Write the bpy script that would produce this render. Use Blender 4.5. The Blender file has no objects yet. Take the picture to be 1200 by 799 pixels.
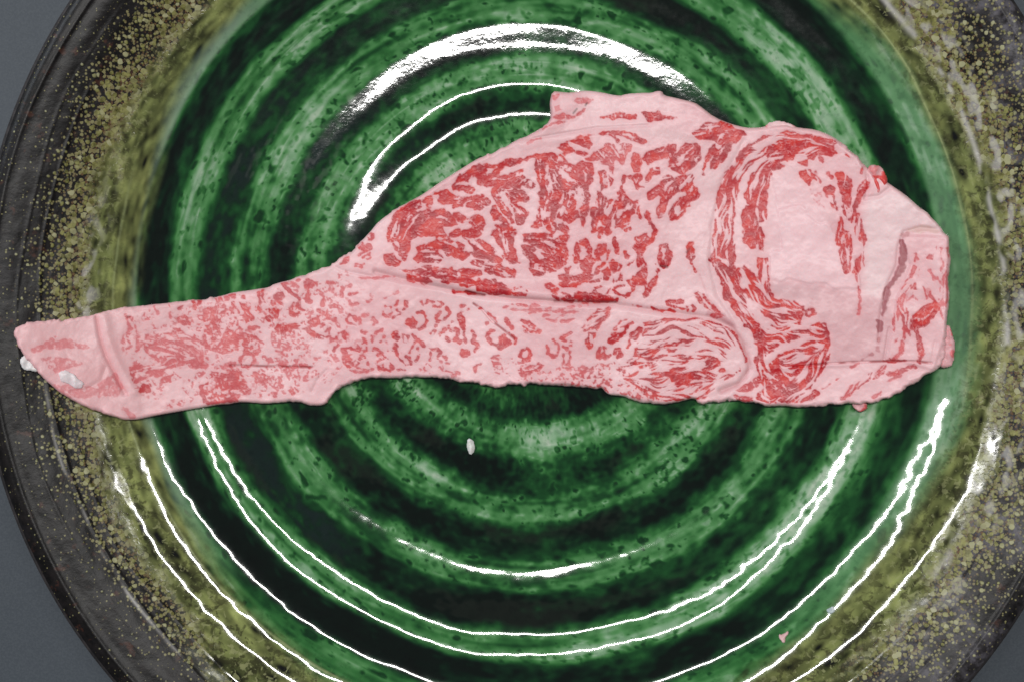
import bpy, math
import numpy as np

# ---------------------------------------------------------------- camera, light, exposure
U = 0.00028                     # one map unit in metres (the dish is about 37 cm across)
CAMZ = 1667.0                   # camera height above the middle of the dish, in map units
sc = bpy.context.scene
sc.render.resolution_x, sc.render.resolution_y = 1024, 681
cam = bpy.data.cameras.new("camera"); cam.lens = 50; cam.sensor_width = 36; cam.clip_start = .01; cam.clip_end = 20
camo = bpy.data.objects.new("camera", cam); sc.collection.objects.link(camo)
camo.location = (0, 0, CAMZ*U); sc.camera = camo

w = bpy.data.worlds.new("World"); sc.world = w; w.use_nodes = True
w.node_tree.nodes["Background"].inputs[0].default_value = (.86, .93, 1, 1)
w.node_tree.nodes["Background"].inputs[1].default_value = .15

def area_lamp(name, loc, target, sx, sy, power, color):
    l = bpy.data.lights.new(name, 'AREA'); l.shape = 'RECTANGLE'; l.size = sx; l.size_y = sy
    l.energy = power; l.color = color
    o = bpy.data.objects.new(name, l); sc.collection.objects.link(o); o.location = loc
    import mathutils
    d = mathutils.Vector(target)-mathutils.Vector(loc)
    o.rotation_euler = d.to_track_quat('-Z', 'Y').to_euler()
    return o
area_lamp("ceiling_tube_lamp", (-.05, .33, 1.75), (-.05, .33, 0), 1.55, .030, 22, (1, .985, .96))
area_lamp("window_lamp", (-1.3, .9, .75), (0, 0, 0), .8,   .6, 10, (.86, .93, 1))
sc.view_settings.view_transform = 'Standard'; sc.view_settings.look = 'None'
sc.view_settings.exposure = 0; sc.view_settings.gamma = 1
sc.render.engine = 'CYCLES'; sc.cycles.use_denoising = True

# ---------------------------------------------------------------- slice of beef: outline and marbling (millimetre-scale map, 0.28 mm per unit)
OUTLINE = """14,389 20,383 36,378 63,375 108,370 117,366 140,362 165,358 191,356 210,353 235,351 260,347 272,343 302,339 315,337 321,333
330,331 349,325 366,318 386,312 391,309 397,303 413,293 432,274 445,258 471,240 490,231 501,224 518,212 545,195 560,186 569,183 571,180 575,181 579,179
591,172 615,160 631,152 645,142 645,130 644,120 647,107 658,108 670,109 681,106 703,108 725,113 736,110 752,109 764,109 769,107 776,107 778,112 792,115
814,120 825,128 838,138 858,146 874,150 890,150 898,148 913,146 925,147 938,150 956,152 974,159 990,170 1006,185 1015,196 1021,203 1033,208 1040,214 1062,229 1080,245
1096,258 1106,272 1112,278 1113,290 1114,305 1112,325 1113,348 1109,380 1110,400 1104,428 1096,433 1071,448 1047,464 1018,473
998,474 979,472 941,478 918,475 900,476 879,473 866,470 854,467 840,471 827,475 818,471 814,467 800,470 783,473 766,473 744,469 719,462 700,456 690,454 665,452
650,451 632,450 615,450 599,450 585,454 569,452 559,448 550,448 531,444 506,442 480,441 460,443 439,442 425,444 410,449 401,453 393,459 386,465 383,473
367,476 356,472 340,470 327,471 311,473 295,471 277,471 270,473 254,474 238,477 220,480 186,486 153,493 130,488 101,477 74,463 49,442 35,425 22,406"""
# muscle islands.  p = patch, f = patch of long fibres, i = patch with fine isotropic grain, s = strand (first number its width), h = fat inside;  then cover, redness, points
MUSCLE = """
p .8 1 454,285 455,268 463,252 480,237 492,235 494,243 478,248 492,249 512,246 527,248 534,258 531,264 522,262 520,270 526,278 510,279 490,278 478,282 470,284 462,282
p .9 1 495,234 505,230 507,233 505,240 508,246 501,246 501,238 496,238
p .8 1 507,229 517,223 526,224 533,232 531,238 521,240 513,236 514,229
p .8 1 530,219 540,218 549,219 556,223 553,226 540,223 532,224
p .75 1 530,219 541,204 556,196 571,191 571,219 560,214 566,207 555,205 548,213 538,213
p .85 1 556,199 575,194 587,191 600,187 613,185 626,181 632,184 620,188 606,192 598,196 590,198 580,207 571,213 565,216 563,212 575,204 582,197 570,199 560,201
p .75 1 538,232 550,232 556,229 566,230 566,246 555,246 549,243 545,238 537,237
s 2.5 1 531,243 541,241
p .75 .95 530,249 538,249 545,256 544,261 537,259 531,254
p .7 .95 548,258 554,254 566,254 570,262 567,269 562,266 556,263 549,263
p .8 1 525,274 532,270 538,268 540,273 534,280 526,278
p .75 1 541,272 548,268 560,269 562,275 556,280 547,279
p .8 1 516,266 530,260 536,263 526,267
p .8 .8 432,272 438,274 439,280 436,285 432,282 430,276
p .7 .8 421,287 434,285 436,290 430,293 421,290
p .65 .75 418,298 434,296 437,303 431,307 424,303
p .7 .7 414,308 427,309 424,313 416,312
i .8 .75 410,300 405,310 398,311 404,303
p .85 .95 448,297 460,298 463,303 469,307 468,310 456,311 449,306
s 2.2 .9 461,287 467,297 474,304
p .8 .95 468,284 480,281 482,290 480,298 476,303 468,296 470,290
p .85 1 485,290 497,288 507,291 516,298 520,304 515,309 504,308 490,307 486,303 491,296
h 506,299 511,299 515,303 508,304
p .85 1 503,286 511,282 522,282 527,284 533,292 545,297 549,300 543,305 533,302 525,299 518,294 510,290
s 3.2 .95 527,283 536,285 543,291
s 3 .9 541,297 549,299
s 3 .9 553,297 560,302
p .85 .95 551,308 558,305 565,308 563,312 553,311
p .75 1 549,282 560,281 573,286 581,294 590,303 588,308 575,307 560,300 552,289
p .8 .95 468,316 480,318 500,312 510,314 530,315 535,320 540,324 552,323 553,328 556,332 550,336 538,335 520,330 510,326 490,322 478,321
p .95 1 510,330 520,328 540,324 553,329 558,333 550,336 530,334
p .55 .8 477,325 490,323 503,327 508,331 498,333 488,330 478,329
p .75 .95 537,316 546,314 562,318 563,321 555,322 552,328 540,326 537,320
s 1.4 .5 420,325 440,327 452,324 470,324
p .9 1 558,333 562,328 580,328 592,334 600,339 601,344 592,347 575,345 560,341
p .6 .85 601,337 610,338 618,342 615,345 603,346
s 1.6 1 532,342 545,343 567,346
p .75 1 570,312 578,313 585,311 595,317 603,319 602,326 590,325 575,322 569,318
p .8 1 556,203 565,206 566,214 560,216
p .7 1 562,217 575,213 590,207 603,202 613,199 613,205 622,212 628,218 622,222 612,217 610,222 600,220 590,215 578,217 568,219
p .78 1 577,226 581,219 592,216 603,222 614,224 620,233 617,238 607,237 600,240 612,242 619,250 615,260 610,264 601,262 597,263 588,260 580,257 575,250 577,242 583,240 578,234
h 586,226 592,224 593,236 588,230
p .8 .95 560,230 564,231 563,238 560,239
p .7 .95 570,233 576,237 573,242 562,247 560,244
p .7 .9 560,254 567,256 570,263 566,270 560,268
p .78 1 577,273 582,264 590,262 604,269 605,272 601,277 603,290 607,307 609,309 598,308 590,300 587,290 582,282 577,276
h 586,274 589,276 591,284 588,284
p .74 1 628,184 645,181 660,181 665,190 675,194 680,190 693,192 696,200 695,212 688,216 690,230 686,262 683,266 679,255 670,262 658,258 652,256 645,262 630,267 623,266 630,257 633,245 629,232 634,224 627,200
h 655,196 665,203 674,212 668,214 656,206
h 639,207 647,214 645,228 641,224 644,214
h 634,252 640,249 647,247 645,253 636,256
h 672,224 680,227 682,246 676,240
h 655,246 661,236 664,250 658,256
h 684,196 688,204 686,214 684,206
p .8 1 614,276 640,275 650,280 660,275 667,277 664,285 668,295 664,303 655,302 662,309 650,318 640,318 636,322 626,323 621,315 622,307 614,295 613,288 622,288 614,283
h 625,296 636,290 634,300 640,302 632,306
h 646,290 653,292 650,297
h 613,285 628,285 622,289
p .75 1 639,268 645,262 660,262 667,270 662,277 657,270 648,272
p .8 1 672,290 680,282 688,282 693,292 692,302 697,305 695,315 688,324 680,330 684,318 677,315 683,307 674,308 672,300
h 683,291 688,293 686,300 680,305 679,299
p .9 .95 662,316 669,313 666,321
p .78 1 655,324 664,322 672,326 680,322 690,320 692,326 684,332 672,336 660,337 656,334 665,331
p .85 1 693,250 698,243 705,243 710,250 709,262 704,256 700,262 698,273 694,272
p .85 .95 701,267 708,268 707,276 702,277
p .85 .95 697,295 700,288 710,286 710,294 704,306 699,304
s 3.2 1 700,316 708,309
s 3 1 688,330 702,318
p .95 1 655,351 672,348 673,343 680,342 690,347 696,341 702,343 710,348 722,350 724,354 700,356 670,354
p .5 .85 648,347 655,343 668,345 672,350 655,353
p .7 .9 638,332 645,333 654,339 652,341 642,338
s 3 .95 697,337 707,336
p .7 1 691,331 705,326 710,325 708,330 700,331
p .72 .95 653,174 664,168 668,172 676,176 690,182 684,182 670,180 660,178
p .72 1 668,166 680,162 690,160 692,168 690,174 682,168 672,169
s 2.6 .95 680,162 695,158 708,158 725,157
p .75 .95 687,187 695,181 705,176 702,184 700,189 692,189
s 3 .95 700,158 712,155 738,156 748,160 757,167
p .9 .95 745,160 758,167 750,169 744,165
s 3 .95 718,156 724,167
s 2 .8 727,158 742,164
p .55 .8 700,170 740,170 735,186 728,195 722,190 718,203 712,194 705,192 703,180 708,172
p .85 1 738,186 744,180 749,184 753,192 749,200 743,201 740,193
p .88 1 754,186 762,178 775,173 793,170 792,178 786,187 778,185 768,190 760,191 755,188
p .92 1 784,190 786,182 795,180 797,175 803,168 812,167 820,172 820,185 812,196 803,204 793,202 786,198
h 797,184 803,178 812,177 812,181 804,182 801,190 797,197 794,193
p .78 1 702,202 708,200 712,205 720,211 716,218 709,220 705,224 703,215
s 3.6 .95 731,208 729,220 725,228
p .85 1 736,207 745,206 752,203 752,210 747,214 748,222 745,222 743,213
p .75 1 757,210 765,197 772,196 773,203 765,206 757,214
s 3 .95 750,219 755,220
p .75 1 758,226 765,222 772,218 778,207 788,205 790,210 797,208 810,205 812,211 806,220 795,226 788,230 782,240 776,254 771,255 770,247 776,232 772,228 765,234 760,234 756,228
p .9 1 803,222 812,217 818,222 820,230 816,235 810,236 809,243 803,250 797,256 790,259 785,258 784,248 790,240 797,232 804,228
h 790,246 796,241 799,245 795,251 790,251
p .72 1 700,225 706,228 712,236 716,232 722,234 730,220 733,228 742,237 749,235 749,245 750,256 745,250 738,255 739,268 733,270 726,265 720,268 717,276 708,275 710,266 700,256
h 720,250 738,238 735,246 722,258
h 709,240 713,245 712,252 705,250
s 4.5 1 758,250 762,262 768,270 765,280 757,288 752,295
p .7 1 745,278 758,272 762,282 755,290 748,298 744,290
s 4 1 703,268 703,278
s 4 1 720,280 723,296
p .85 1 731,294 735,293 740,300 737,304 732,302
s 3 .95 714,294 712,304
p .85 1 712,309 718,305 728,310 725,315 720,320 713,318
p .8 1 736,311 744,305 742,309 738,313
p .8 1 746,305 752,298 754,308 748,314
p .85 1 706,318 713,312 727,312 724,318 715,320 714,330 707,330
p .8 1 722,330 728,322 730,330
p .8 1 733,330 745,325 752,316 757,310 758,325 754,333 745,335 738,332
s 3.4 1 718,340 725,345 733,347 741,342 744,333
s 2.8 1 720,337 731,335
s 2.8 1 756,345 757,328 757,312
s 3.2 1 755,346 763,340 768,332 771,318 768,310
p .85 1 763,330 768,325 770,335 762,343 758,347 753,345 757,341
s 2 1 700,337 706,336
p .8 1 702,345 712,343 716,338 710,346 706,346
s 1.3 .8 719,336 719,318
p .95 1 700,349 712,348 724,350 723,354 712,354 700,352
p .93 1 771,296 775,289 781,288 786,296 788,303 784,310 778,314 773,310 771,303
h 775,295 779,294 780,300 777,304
p .93 1 804,290 808,284 812,286 813,292 814,300 810,307 806,300
s 2.8 1 810,306 812,312 815,318
p .8 1 781,354 785,351 801,352 801,357 795,355 785,356 785,358 781,358
s 2.5 1 783,357 795,361 808,363
s 2.2 1 805,360 811,358 815,362 812,365 806,364
p .65 .9 814,345 818,343 825,345 830,352 838,360 842,366 835,366 826,360 820,355
s 2.6 .95 764,361 772,364 785,364 796,366
s 1.5 .7 742,358 760,361
p .7 .8 829,370 838,367 848,371 838,373
p .82 .95 813,157 820,152 827,145 845,142 858,148 862,155 855,158 850,165 842,172 836,168 825,164 815,161
p .9 1 834,168 841,165 840,178 832,186 828,188 830,175
s 2.4 1 828,187 825,198 824,205
p .95 1 850,168 858,160 862,153 872,153 875,158 868,162 860,168 854,180 848,189 838,198 834,198 835,190 842,178
p .7 .9 704,138 725,134 745,135 745,139 720,139
p .85 1 752,132 768,132 780,136 793,138 775,141 762,142 757,136
s 1.5 .5 735,117 742,118
p .65 .6 674,118 688,114 697,117 690,121 678,121
p .7 .55 649,112 656,110 655,116 650,118
p .7 .5 650,125 656,123 657,129 651,130
p .75 .75 648,137 660,134 672,136 680,130 686,128 680,136 668,141 652,141
s 2.4 .7 636,152 648,145 662,142
s 1.3 .5 618,169 625,165 632,163
f .54 .9 836,305 838,240 848,205 868,178 895,160 920,155 950,158 980,168 975,175 930,172 900,180 880,195 868,215 860,250 858,300 862,320 850,325
f .62 .95 872,230 880,205 895,190 915,178 930,182 915,190 905,200 900,220 898,258 890,260 886,245 875,240
f .74 1 870,258 873,240 885,240 888,260 887,290 880,292 872,284
p .9 1 888,270 893,265 895,275 894,295 889,290
p .9 1 855,290 861,288 860,308 856,306
f .7 1 895,182 905,170 930,166 955,170 978,174 980,180 972,184 955,182 930,180 915,180 902,184
p .9 1 905,196 912,190 920,195 915,199 905,200
s 3.5 .95 921,186 927,186
p .6 .9 936,190 946,188 946,195 938,194
p .95 1 938,202 944,200 950,212 948,217 942,212
s 2 .9 949,200 957,212
s 2.8 .8 955,202 962,214
p .6 .8 958,182 966,184 964,192 959,190
p .7 .9 946,183 956,182 955,187 947,187
s 4 .8 970,203 975,209
f .7 1 978,203 985,200 992,205 1000,210 998,225 996,245 990,243 986,225
p .95 1 968,222 973,217 978,222 976,228 970,228
s 1.8 .95 976,227 979,238 981,247
s 1.5 .9 967,223 970,234 977,243
f .62 1 995,255 1005,225 1015,220 1012,230 1005,245 1000,262 993,260 990,248
p .85 .85 991,180 1003,190 1003,193 996,188
s 3.6 .85 1012,195 1010,202
i .5 .35 950,222 960,228 966,245 956,240
f .62 .95 981,270 984,254 987,256 988,275 995,272 998,280 999,300 997,316 990,320 985,312 984,290 980,285
f .55 .9 1002,250 1008,250 1010,265 1013,280 1012,312 1004,320 1000,318 1001,305 1008,300 1010,285 1003,275
s 2.8 .7 1002,318 1006,338 1008,352 1006,368
p .85 1 1007,220 1014,210 1018,214 1012,220
f .6 1 834,305 845,305 855,315 862,318 872,312 880,318 888,325 888,303 899,303 902,340 910,350 935,355 942,360 942,368 936,380 945,385 960,378 968,380 972,390 972,410 968,425 962,436 950,448 950,455 960,460 945,470 900,472 885,466 895,455 890,440 885,425 890,400 880,385 870,372 858,362 850,350 846,335
h 872,345 880,350 890,364 900,376 912,389 905,392 890,380 878,365
h 915,403 945,396 940,405 915,413 902,426 897,418 908,410
h 890,425 905,440 920,437 905,446 895,438
p .97 1 882,388 888,385 898,398 895,408 885,402
p .92 1 900,427 908,424 915,432 912,439 903,436
p .85 1 900,446 912,439 925,443 926,460 915,466 908,455 902,450
p .9 1 862,366 868,372 879,386 872,382
s 1.5 .7 952,351 954,352
p .95 .95 945,365 953,362 956,368 950,372 943,370
h 947,366 951,365 951,369 947,369
f .46 .9 757,378 780,373 805,373 830,376 850,383 868,398 875,420 868,432 850,446 840,457 825,465 800,470 780,468 755,457 735,447 728,432 740,420 745,405 755,392
f .66 1 790,430 815,415 840,420 850,435 835,445 815,450 795,452 780,440
f .62 .95 740,425 760,410 780,402 800,400 790,412 770,420 752,430
i .42 .75 668,440 700,428 720,425 735,435 760,460 780,470 750,467 720,460 690,453 655,450
h 850,418 858,424 862,434 856,436 850,428
h 820,424 826,427 822,434 816,430
p .6 .8 882,445 890,438 889,452 872,458 862,457
p .7 .8 862,464 885,466 880,470 868,468
f .6 .85 688,375 700,362 716,361 712,370 705,378 700,388 692,384
s 2.6 .8 720,386 728,377 738,373
s 2.6 .8 723,386 733,382 741,377
p .85 1 713,400 718,393 728,390 735,383 733,392 725,398 718,403
s 3.4 .95 736,407 739,394 748,386 752,386 744,397
p .72 .9 686,400 690,391 697,391 698,402 694,412 688,408
s 2.6 .8 700,419 701,411 705,404 709,408
s 2.6 .8 703,420 709,412
s 3.6 .8 709,420 713,416
s 3.8 .9 721,413 722,409 727,410 728,416 724,419
p .6 .8 681,384 688,380 690,386 684,388
p .72 .85 611,374 616,374 625,380 634,387 633,393 625,392 615,388
s 1.8 .8 563,361 573,367 583,378
p .75 .75 567,376 573,376 575,381 569,383
s 3.6 .8 593,374 597,380 600,386
s 3.2 .8 573,368 580,373
s 3.6 .8 577,402 570,396 571,391 578,388
s 4 .85 577,402 587,408 595,404 598,402
s 2.4 .8 587,396 597,390 604,396 603,402
p .8 .8 586,395 592,398 592,408 586,404
s 1.5 .6 591,361 600,357 612,358
s 3.2 .7 611,357 617,359
s 1.4 .55 594,363 622,364 645,361
s 2 .6 622,358 640,359
s 1.8 .6 620,368 630,364 645,365
s 3 .6 638,370 644,370
s 1.8 .6 640,374 650,377 656,371 664,367
s 2.6 .65 658,377 668,376 674,374
s 2 .6 648,366 678,366
s 1.5 .5 665,360 690,358
s 1.5 .5 655,364 672,360
s 3 .75 641,404 642,414 648,418 654,414 655,405 649,399
s 3 .8 656,398 669,390
s 2 .75 656,398 663,400
p .85 .9 668,396 672,400 671,407 667,404
s 3.6 .8 660,406 664,409
s 2.8 .75 660,415 661,426 666,428 669,418 668,412
s 3.6 .85 616,422 609,417 611,411 616,409
s 3.6 .85 618,408 622,414 620,420 613,423
p .65 .8 608,434 622,428 632,426 636,428 625,436 615,441 610,440
p .6 .7 576,420 583,418 587,428 588,432 580,431 578,426
i .3 .6 577,420 600,420 640,436 660,430 690,428 680,445 640,446 605,444 580,436
p .7 .75 552,430 560,424 560,432 557,437
s 2 .7 559,427 563,426
s 2.2 .75 452,371 449,366 452,360 457,360 459,366
s 2.6 .7 456,370 460,366
s 2.2 .8 463,359 467,353
s 3.2 .85 475,353 477,360 472,364
s 3 .8 462,372 468,370 471,367 464,364
s 2.6 .75 415,381 408,379 406,374 410,370 416,372 417,377
s 2.8 .7 420,373 423,380
s 3.4 .55 426,371 431,369
s 2.6 .7 432,379 436,374 441,378 438,381
s 3.4 .55 407,336 411,336
s 3 .75 409,346 416,344
s 2 .65 408,353 409,357 420,357
s 2 .65 426,351 431,354 435,352
s 2.4 .7 434,347 436,347
s 1.5 .5 450,350 456,348 465,343
p .8 .85 478,378 484,373 487,378 485,384
s 3 .85 490,367 496,367 500,376 497,383 492,386
s 2.6 .8 494,354 496,357 500,356
s 2 .75 502,354 509,354
s 2.4 .8 513,353 519,357 514,360 508,359
s 2.6 .8 522,361 528,367 525,371 518,376 512,378
s 3 .75 516,366 511,373
s 2.8 .8 505,391 508,387
s 2.8 .8 509,392 511,388
s 2.4 .8 510,383 511,381
s 2.8 .8 530,377 524,385 515,392
p .95 1 537,370 540,369 547,379 544,388 540,384
s 4 .8 540,359 544,359
s 1.8 .75 541,367 549,363
s 2.8 .8 528,388 534,384 538,387 536,392
s 4.4 .85 524,395 525,398
s 5 .8 534,398 539,400
s 3 .8 545,386 544,393 546,400
p .8 .75 400,390 406,388 409,393 405,397 400,396
s 4 .75 425,390 428,391
s 2.4 .75 424,396 428,400 431,405
s 3.8 .7 436,400 436,394 441,390 447,387
s 3 .75 446,401 448,397 451,394
p .95 .95 461,390 465,390 468,397 465,400 461,396
s 2.4 .85 473,393 479,394 478,402 473,401 473,394
s 3 .8 483,394 486,396
s 3.6 .8 491,399 496,405
s 3 .8 487,401 482,408 480,413
s 3.6 .7 463,403 463,406
s 2.4 .8 490,408 492,415 488,422
s 2.4 .85 463,411 468,420 476,428 482,427 479,419 471,415
s 2.6 .8 504,409 511,409 516,413 513,417
s 2 .7 504,411 504,422
s 3.6 .75 521,418 523,420
s 2.4 .6 513,420 517,424
s 2.6 .65 523,426 527,426
s 2.2 .75 436,411 442,408 448,413 444,416
s 1.6 .7 453,401 454,412
s 1.6 .6 449,404 450,408
i .5 .75 417,402 425,401 432,406 430,413 418,412
i .55 .8 400,408 412,405 425,415 429,420 424,424 410,430 400,426
i .68 .8 441,424 448,417 456,421 461,431 456,434 445,434
s 1.6 .65 410,434 424,436 434,434
s 1.6 .6 420,431 433,433
s 2.4 .7 431,424 433,430 437,432
i .45 .6 490,432 500,427 507,432 506,438 492,436
i .5 .6 508,430 514,425 525,432 540,438 530,440
s 2.4 .75 466,433 475,434
p .8 .8 540,411 550,411 552,416 544,418 539,414
s 3.4 .8 554,388 556,396 553,400
s 3.2 .75 559,402 563,406 557,411
p .85 .8 338,360 345,356 352,358 357,364 351,368 347,372 341,368
h 344,361 349,361 348,366 345,365
p .92 .9 311,371 316,369 318,374 315,377 311,375
p .92 .9 314,364 322,362 328,366 325,372 320,368 315,367
p .78 .8 318,350 322,345 330,344 333,349 327,357 320,358 317,353
p .75 .8 298,345 312,338 308,350 312,356 305,358 305,366 301,362 303,352
s 4 .75 273,356 280,366
p .78 .8 281,346 288,345 288,351 281,351
p .78 .75 271,346 275,345 275,351 271,351
p .78 .8 280,354 288,358 292,365 299,375 296,378 287,377 285,366
p .62 .65 331,333 345,330 350,337 348,348 342,344
s 1.2 .7 331,333 340,342 350,350
p .7 .75 357,328 365,328 374,330 366,336 360,340 357,335
s 4.4 .7 361,342 362,350
s 5.6 .75 360,353 364,354
s 3 .6 349,329 352,328
s 3.4 .7 383,331 391,332
i .6 .55 384,337 392,338 391,344 385,342
s 2.8 .65 376,343 379,348
s 5 .7 378,353 378,357
s 4 .75 388,359 394,359
s 2.4 .65 389,349 396,355
s 3.6 .7 400,337 401,346
s 3.6 .75 372,363 382,369
s 4.6 .7 384,371 385,373
s 5.4 .7 392,373 392,376
p .93 .85 322,385 326,381 335,382 340,380 352,381 350,386 342,389 330,391 324,388
s 1.8 .8 340,381 354,379
s 3.2 .75 366,383 363,378 366,374 372,374 373,380 368,382
p .75 .8 352,386 360,384 370,390 380,396 378,399 368,394 358,389
s 3.6 .75 376,384 378,381
s 3 .75 381,389 387,384 386,391
p .65 .7 380,396 388,393 393,400 386,400
s 2.8 .8 397,396 397,391 403,389 408,393 404,397
s 3.4 .8 395,396 396,404 391,410
s 4.4 .75 293,385 305,384
s 4.4 .75 281,384 283,391 293,394
s 4.4 .7 275,390 277,408
s 2.8 .6 304,389 308,391
p .65 .75 286,398 292,400 300,395 307,398 300,402 294,408 287,410 285,402
i .5 .6 318,388 340,394 355,402 350,408 330,410 318,405
i .68 .74 237,363 250,360 262,358 272,362 280,380 285,395 275,408 262,415 250,412 240,408 238,390
h 262,372 266,374 258,402 247,412 250,402 258,392
p .7 .7 248,347 272,345 268,352 255,353
p .85 .75 206,361 218,356 214,361 208,364
p .9 .8 225,352 235,352 230,365 226,364
s 4 .6 198,357 199,360
s 4 .6 199,367 200,371
s 3 .5 180,360 184,368
p .85 .75 207,372 218,368 224,378 222,386 214,382 208,376
p .8 .7 203,384 212,384 210,391
f .6 .66 169,390 180,386 200,390 215,388 225,395 235,400 239,415 236,423 222,425 210,430 195,432 185,440 170,436 155,434 165,428 185,424 170,410
h 172,404 185,412 196,418 186,420 176,414
h 214,398 224,398 226,404 218,404
s 3.4 .6 147,370 150,380 154,385 149,391
s 3 .55 153,372 160,386 161,400 160,412
s 4 .55 144,399 144,401
s 3 .5 148,408 155,405
p .8 .7 153,430 166,428 172,434 158,436 159,447 154,441
s 4 .65 160,445 175,440 190,436
p .95 .85 165,458 168,450 174,450 176,458 171,464 166,461
p .75 .65 190,446 198,440 204,438 198,446 192,448
i .65 .65 220,425 235,424 250,430 275,425 270,432 240,432 225,430
i .66 .78 232,452 240,450 252,436 270,440 285,440 287,455 270,458 282,462 278,470 250,475 238,470 235,462
h 242,444 252,442 251,455 245,456
i .7 .75 270,434 282,436 288,448 286,458 272,456
i .62 .72 299,436 305,435 312,441 314,448 311,458 306,462 301,455 299,446
p .8 .65 284,458 293,457 292,460 286,461
s 2.8 .7 283,428 281,420 288,413 297,415 299,424 293,429 285,429
i .5 .65 286,402 302,400 308,410 300,418 286,412
s 2.4 .55 312,430 316,421 320,424
i .6 .65 324,420 334,420 337,428 325,428
s 3 .65 325,411 331,416
s 5 .65 328,448 330,453
p .8 .65 320,462 326,456 325,466 320,466
p .85 .75 338,458 345,455 348,458 342,462
s 4 .6 357,441 360,440
s 4 .6 368,419 370,420
s 3.4 .7 351,427 360,428
i .42 .6 330,408 355,400 365,412 350,422 352,440 338,446 330,432
i .7 .4 38,410 50,404 60,396 66,394 64,400 80,398 105,407 85,408 60,408 45,410
i .6 .35 50,420 70,418 95,425 80,432 65,436
i .8 .32 112,448 135,438 145,455 135,466 118,462
i .8 .25 60,452 85,450 120,455 100,468 75,462
s 5 .3 145,478 155,488
f .45 .7 1045,400 1047,375 1054,350 1062,330 1072,310 1080,320 1070,335 1065,360 1062,380 1060,400
p .88 1 1068,370 1080,362 1095,352 1100,362 1090,378 1078,384 1070,380
p .6 .8 1056,368 1066,364 1070,380 1066,394 1058,385
s 5.5 .85 1073,382 1076,395 1080,415
s 2.4 .7 1073,300 1071,312 1067,325
p .8 .75 1085,298 1094,298 1092,304 1086,303
s 3.4 .75 1073,299 1075,304
s 2.8 .6 1090,318 1095,327
s 3.4 .55 1099,326 1104,335
s 2 .7 1082,336 1086,350
s 3 .75 1087,340 1092,348 1098,356
p .85 .85 1066,335 1072,333 1075,340 1068,339
s 2.6 .6 1064,352 1070,349 1075,352
f .4 .6 1098,290 1112,290 1111,350 1106,375 1098,350 1104,320
s 5 .75 1058,400 1056,414 1048,421
s 4.6 .8 1076,396 1080,410 1077,423
s 2.4 .8 1036,423 1062,422
f .62 .8 1016,443 1030,430 1038,428 1034,437 1025,443 1012,448 1000,458 990,468 987,467 998,450
p .85 .8 1040,438 1050,435 1072,427 1074,430 1055,436 1042,441
p .85 .65 973,446 984,443 980,447 972,450
s 1.4 .5 974,449 964,456
p .6 .65 1022,465 1035,455 1032,463 1024,468
s 3 .6 998,430 1006,426
s 2 .5 1036,448 1056,440
"""
CUTS = "270,428 320,429 366,430|555,356 565,363 576,376 592,388 603,397|930,430 965,426 1000,424 1040,423 1070,423 1092,425|150,372 152,372|546,342 556,345 568,346"
FLOW = """146,368 160,412|175,392 210,400 235,412|155,434 205,430|240,360 265,410|250,440 285,458|300,340 305,400|320,385 380,398|330,331 350,350|357,330 380,345
408,352 470,350|450,370 500,368|463,411 482,428|520,360 510,392|440,430 410,432|470,316 560,334 600,344|455,284 492,238|500,262 530,250|503,286 545,300|485,295 520,305
530,218 571,192 626,182|549,282 590,306|570,318 603,322|577,226 600,262|578,270 605,309|563,212 615,200|630,184 640,225 640,262|655,196 680,218|680,192 684,262|615,280 665,280|620,295 660,312
672,290 690,325|655,334 692,324|690,245 698,273|655,351 722,353|702,168 715,200|725,226 730,206|758,226 788,206|775,252 812,208|786,256 818,222|754,188 793,172|745,182 748,200
712,276 722,234|725,268 748,240|758,250 768,270 750,296|715,295 718,330|733,332 757,312|755,346 770,320|781,355 808,362|816,345 840,366|813,158 855,145|836,198 872,155|826,204 838,168
838,320 842,250 852,212 875,182 905,163 950,160 980,170|858,300 862,250 872,215 895,188 930,172 975,178|876,290 884,230 905,195|892,290 898,225 915,192|940,202 950,216|980,203 993,245|968,222 980,245
1012,222 998,262|983,256 990,318|1006,250 1012,312|1002,318 1007,366|836,305 848,335 862,366 885,392|846,305 868,340 890,370 920,392|872,312 890,340 915,362 945,364|893,303 900,345 935,372
905,390 935,382 968,384|920,410 970,400|970,400 955,440 925,465|885,405 890,440|905,440 925,460|757,380 805,374 845,386 868,402 876,420|757,395 800,392 845,402 865,412|740,425 770,410 810,402 850,410 862,425
735,440 780,425 815,425 835,440|780,460 815,458 850,445|828,432 845,425 855,432|730,440 760,462|713,402 735,384|736,407 750,386|690,392 692,412|688,384 714,362|594,362 690,360|612,374 634,392
565,362 602,396|572,402 598,406|610,438 636,426|540,370 544,400|1048,395 1055,350 1073,302|1074,380 1098,354|1073,382 1080,415|1088,340 1098,358|1100,295 1108,350|1060,400 1048,421|990,467 1036,430|1040,440 1074,428
10,400 100,380|40,430 130,470|450,366 478,372|408,376 440,378"""
GX0,GX1,GY0,GY1=0,1130,96,500        # extent of the map, in the map's own units

def pts(s):
    return np.array([[float(c) for c in t.split(',')] for t in s.split()])

def seg_dist(X,Y,P,closed):
    Q=np.vstack([P,P[:1]]) if closed else P
    best=np.full(X.shape,1e9)
    for (ax,ay),(bx,by) in zip(Q[:-1],Q[1:]):
        dx,dy=bx-ax,by-ay; L=dx*dx+dy*dy+1e-9
        t=np.clip(((X-ax)*dx+(Y-ay)*dy)/L,0,1)
        best=np.minimum(best,(X-ax-t*dx)**2+(Y-ay-t*dy)**2)
    return np.sqrt(best)

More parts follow.
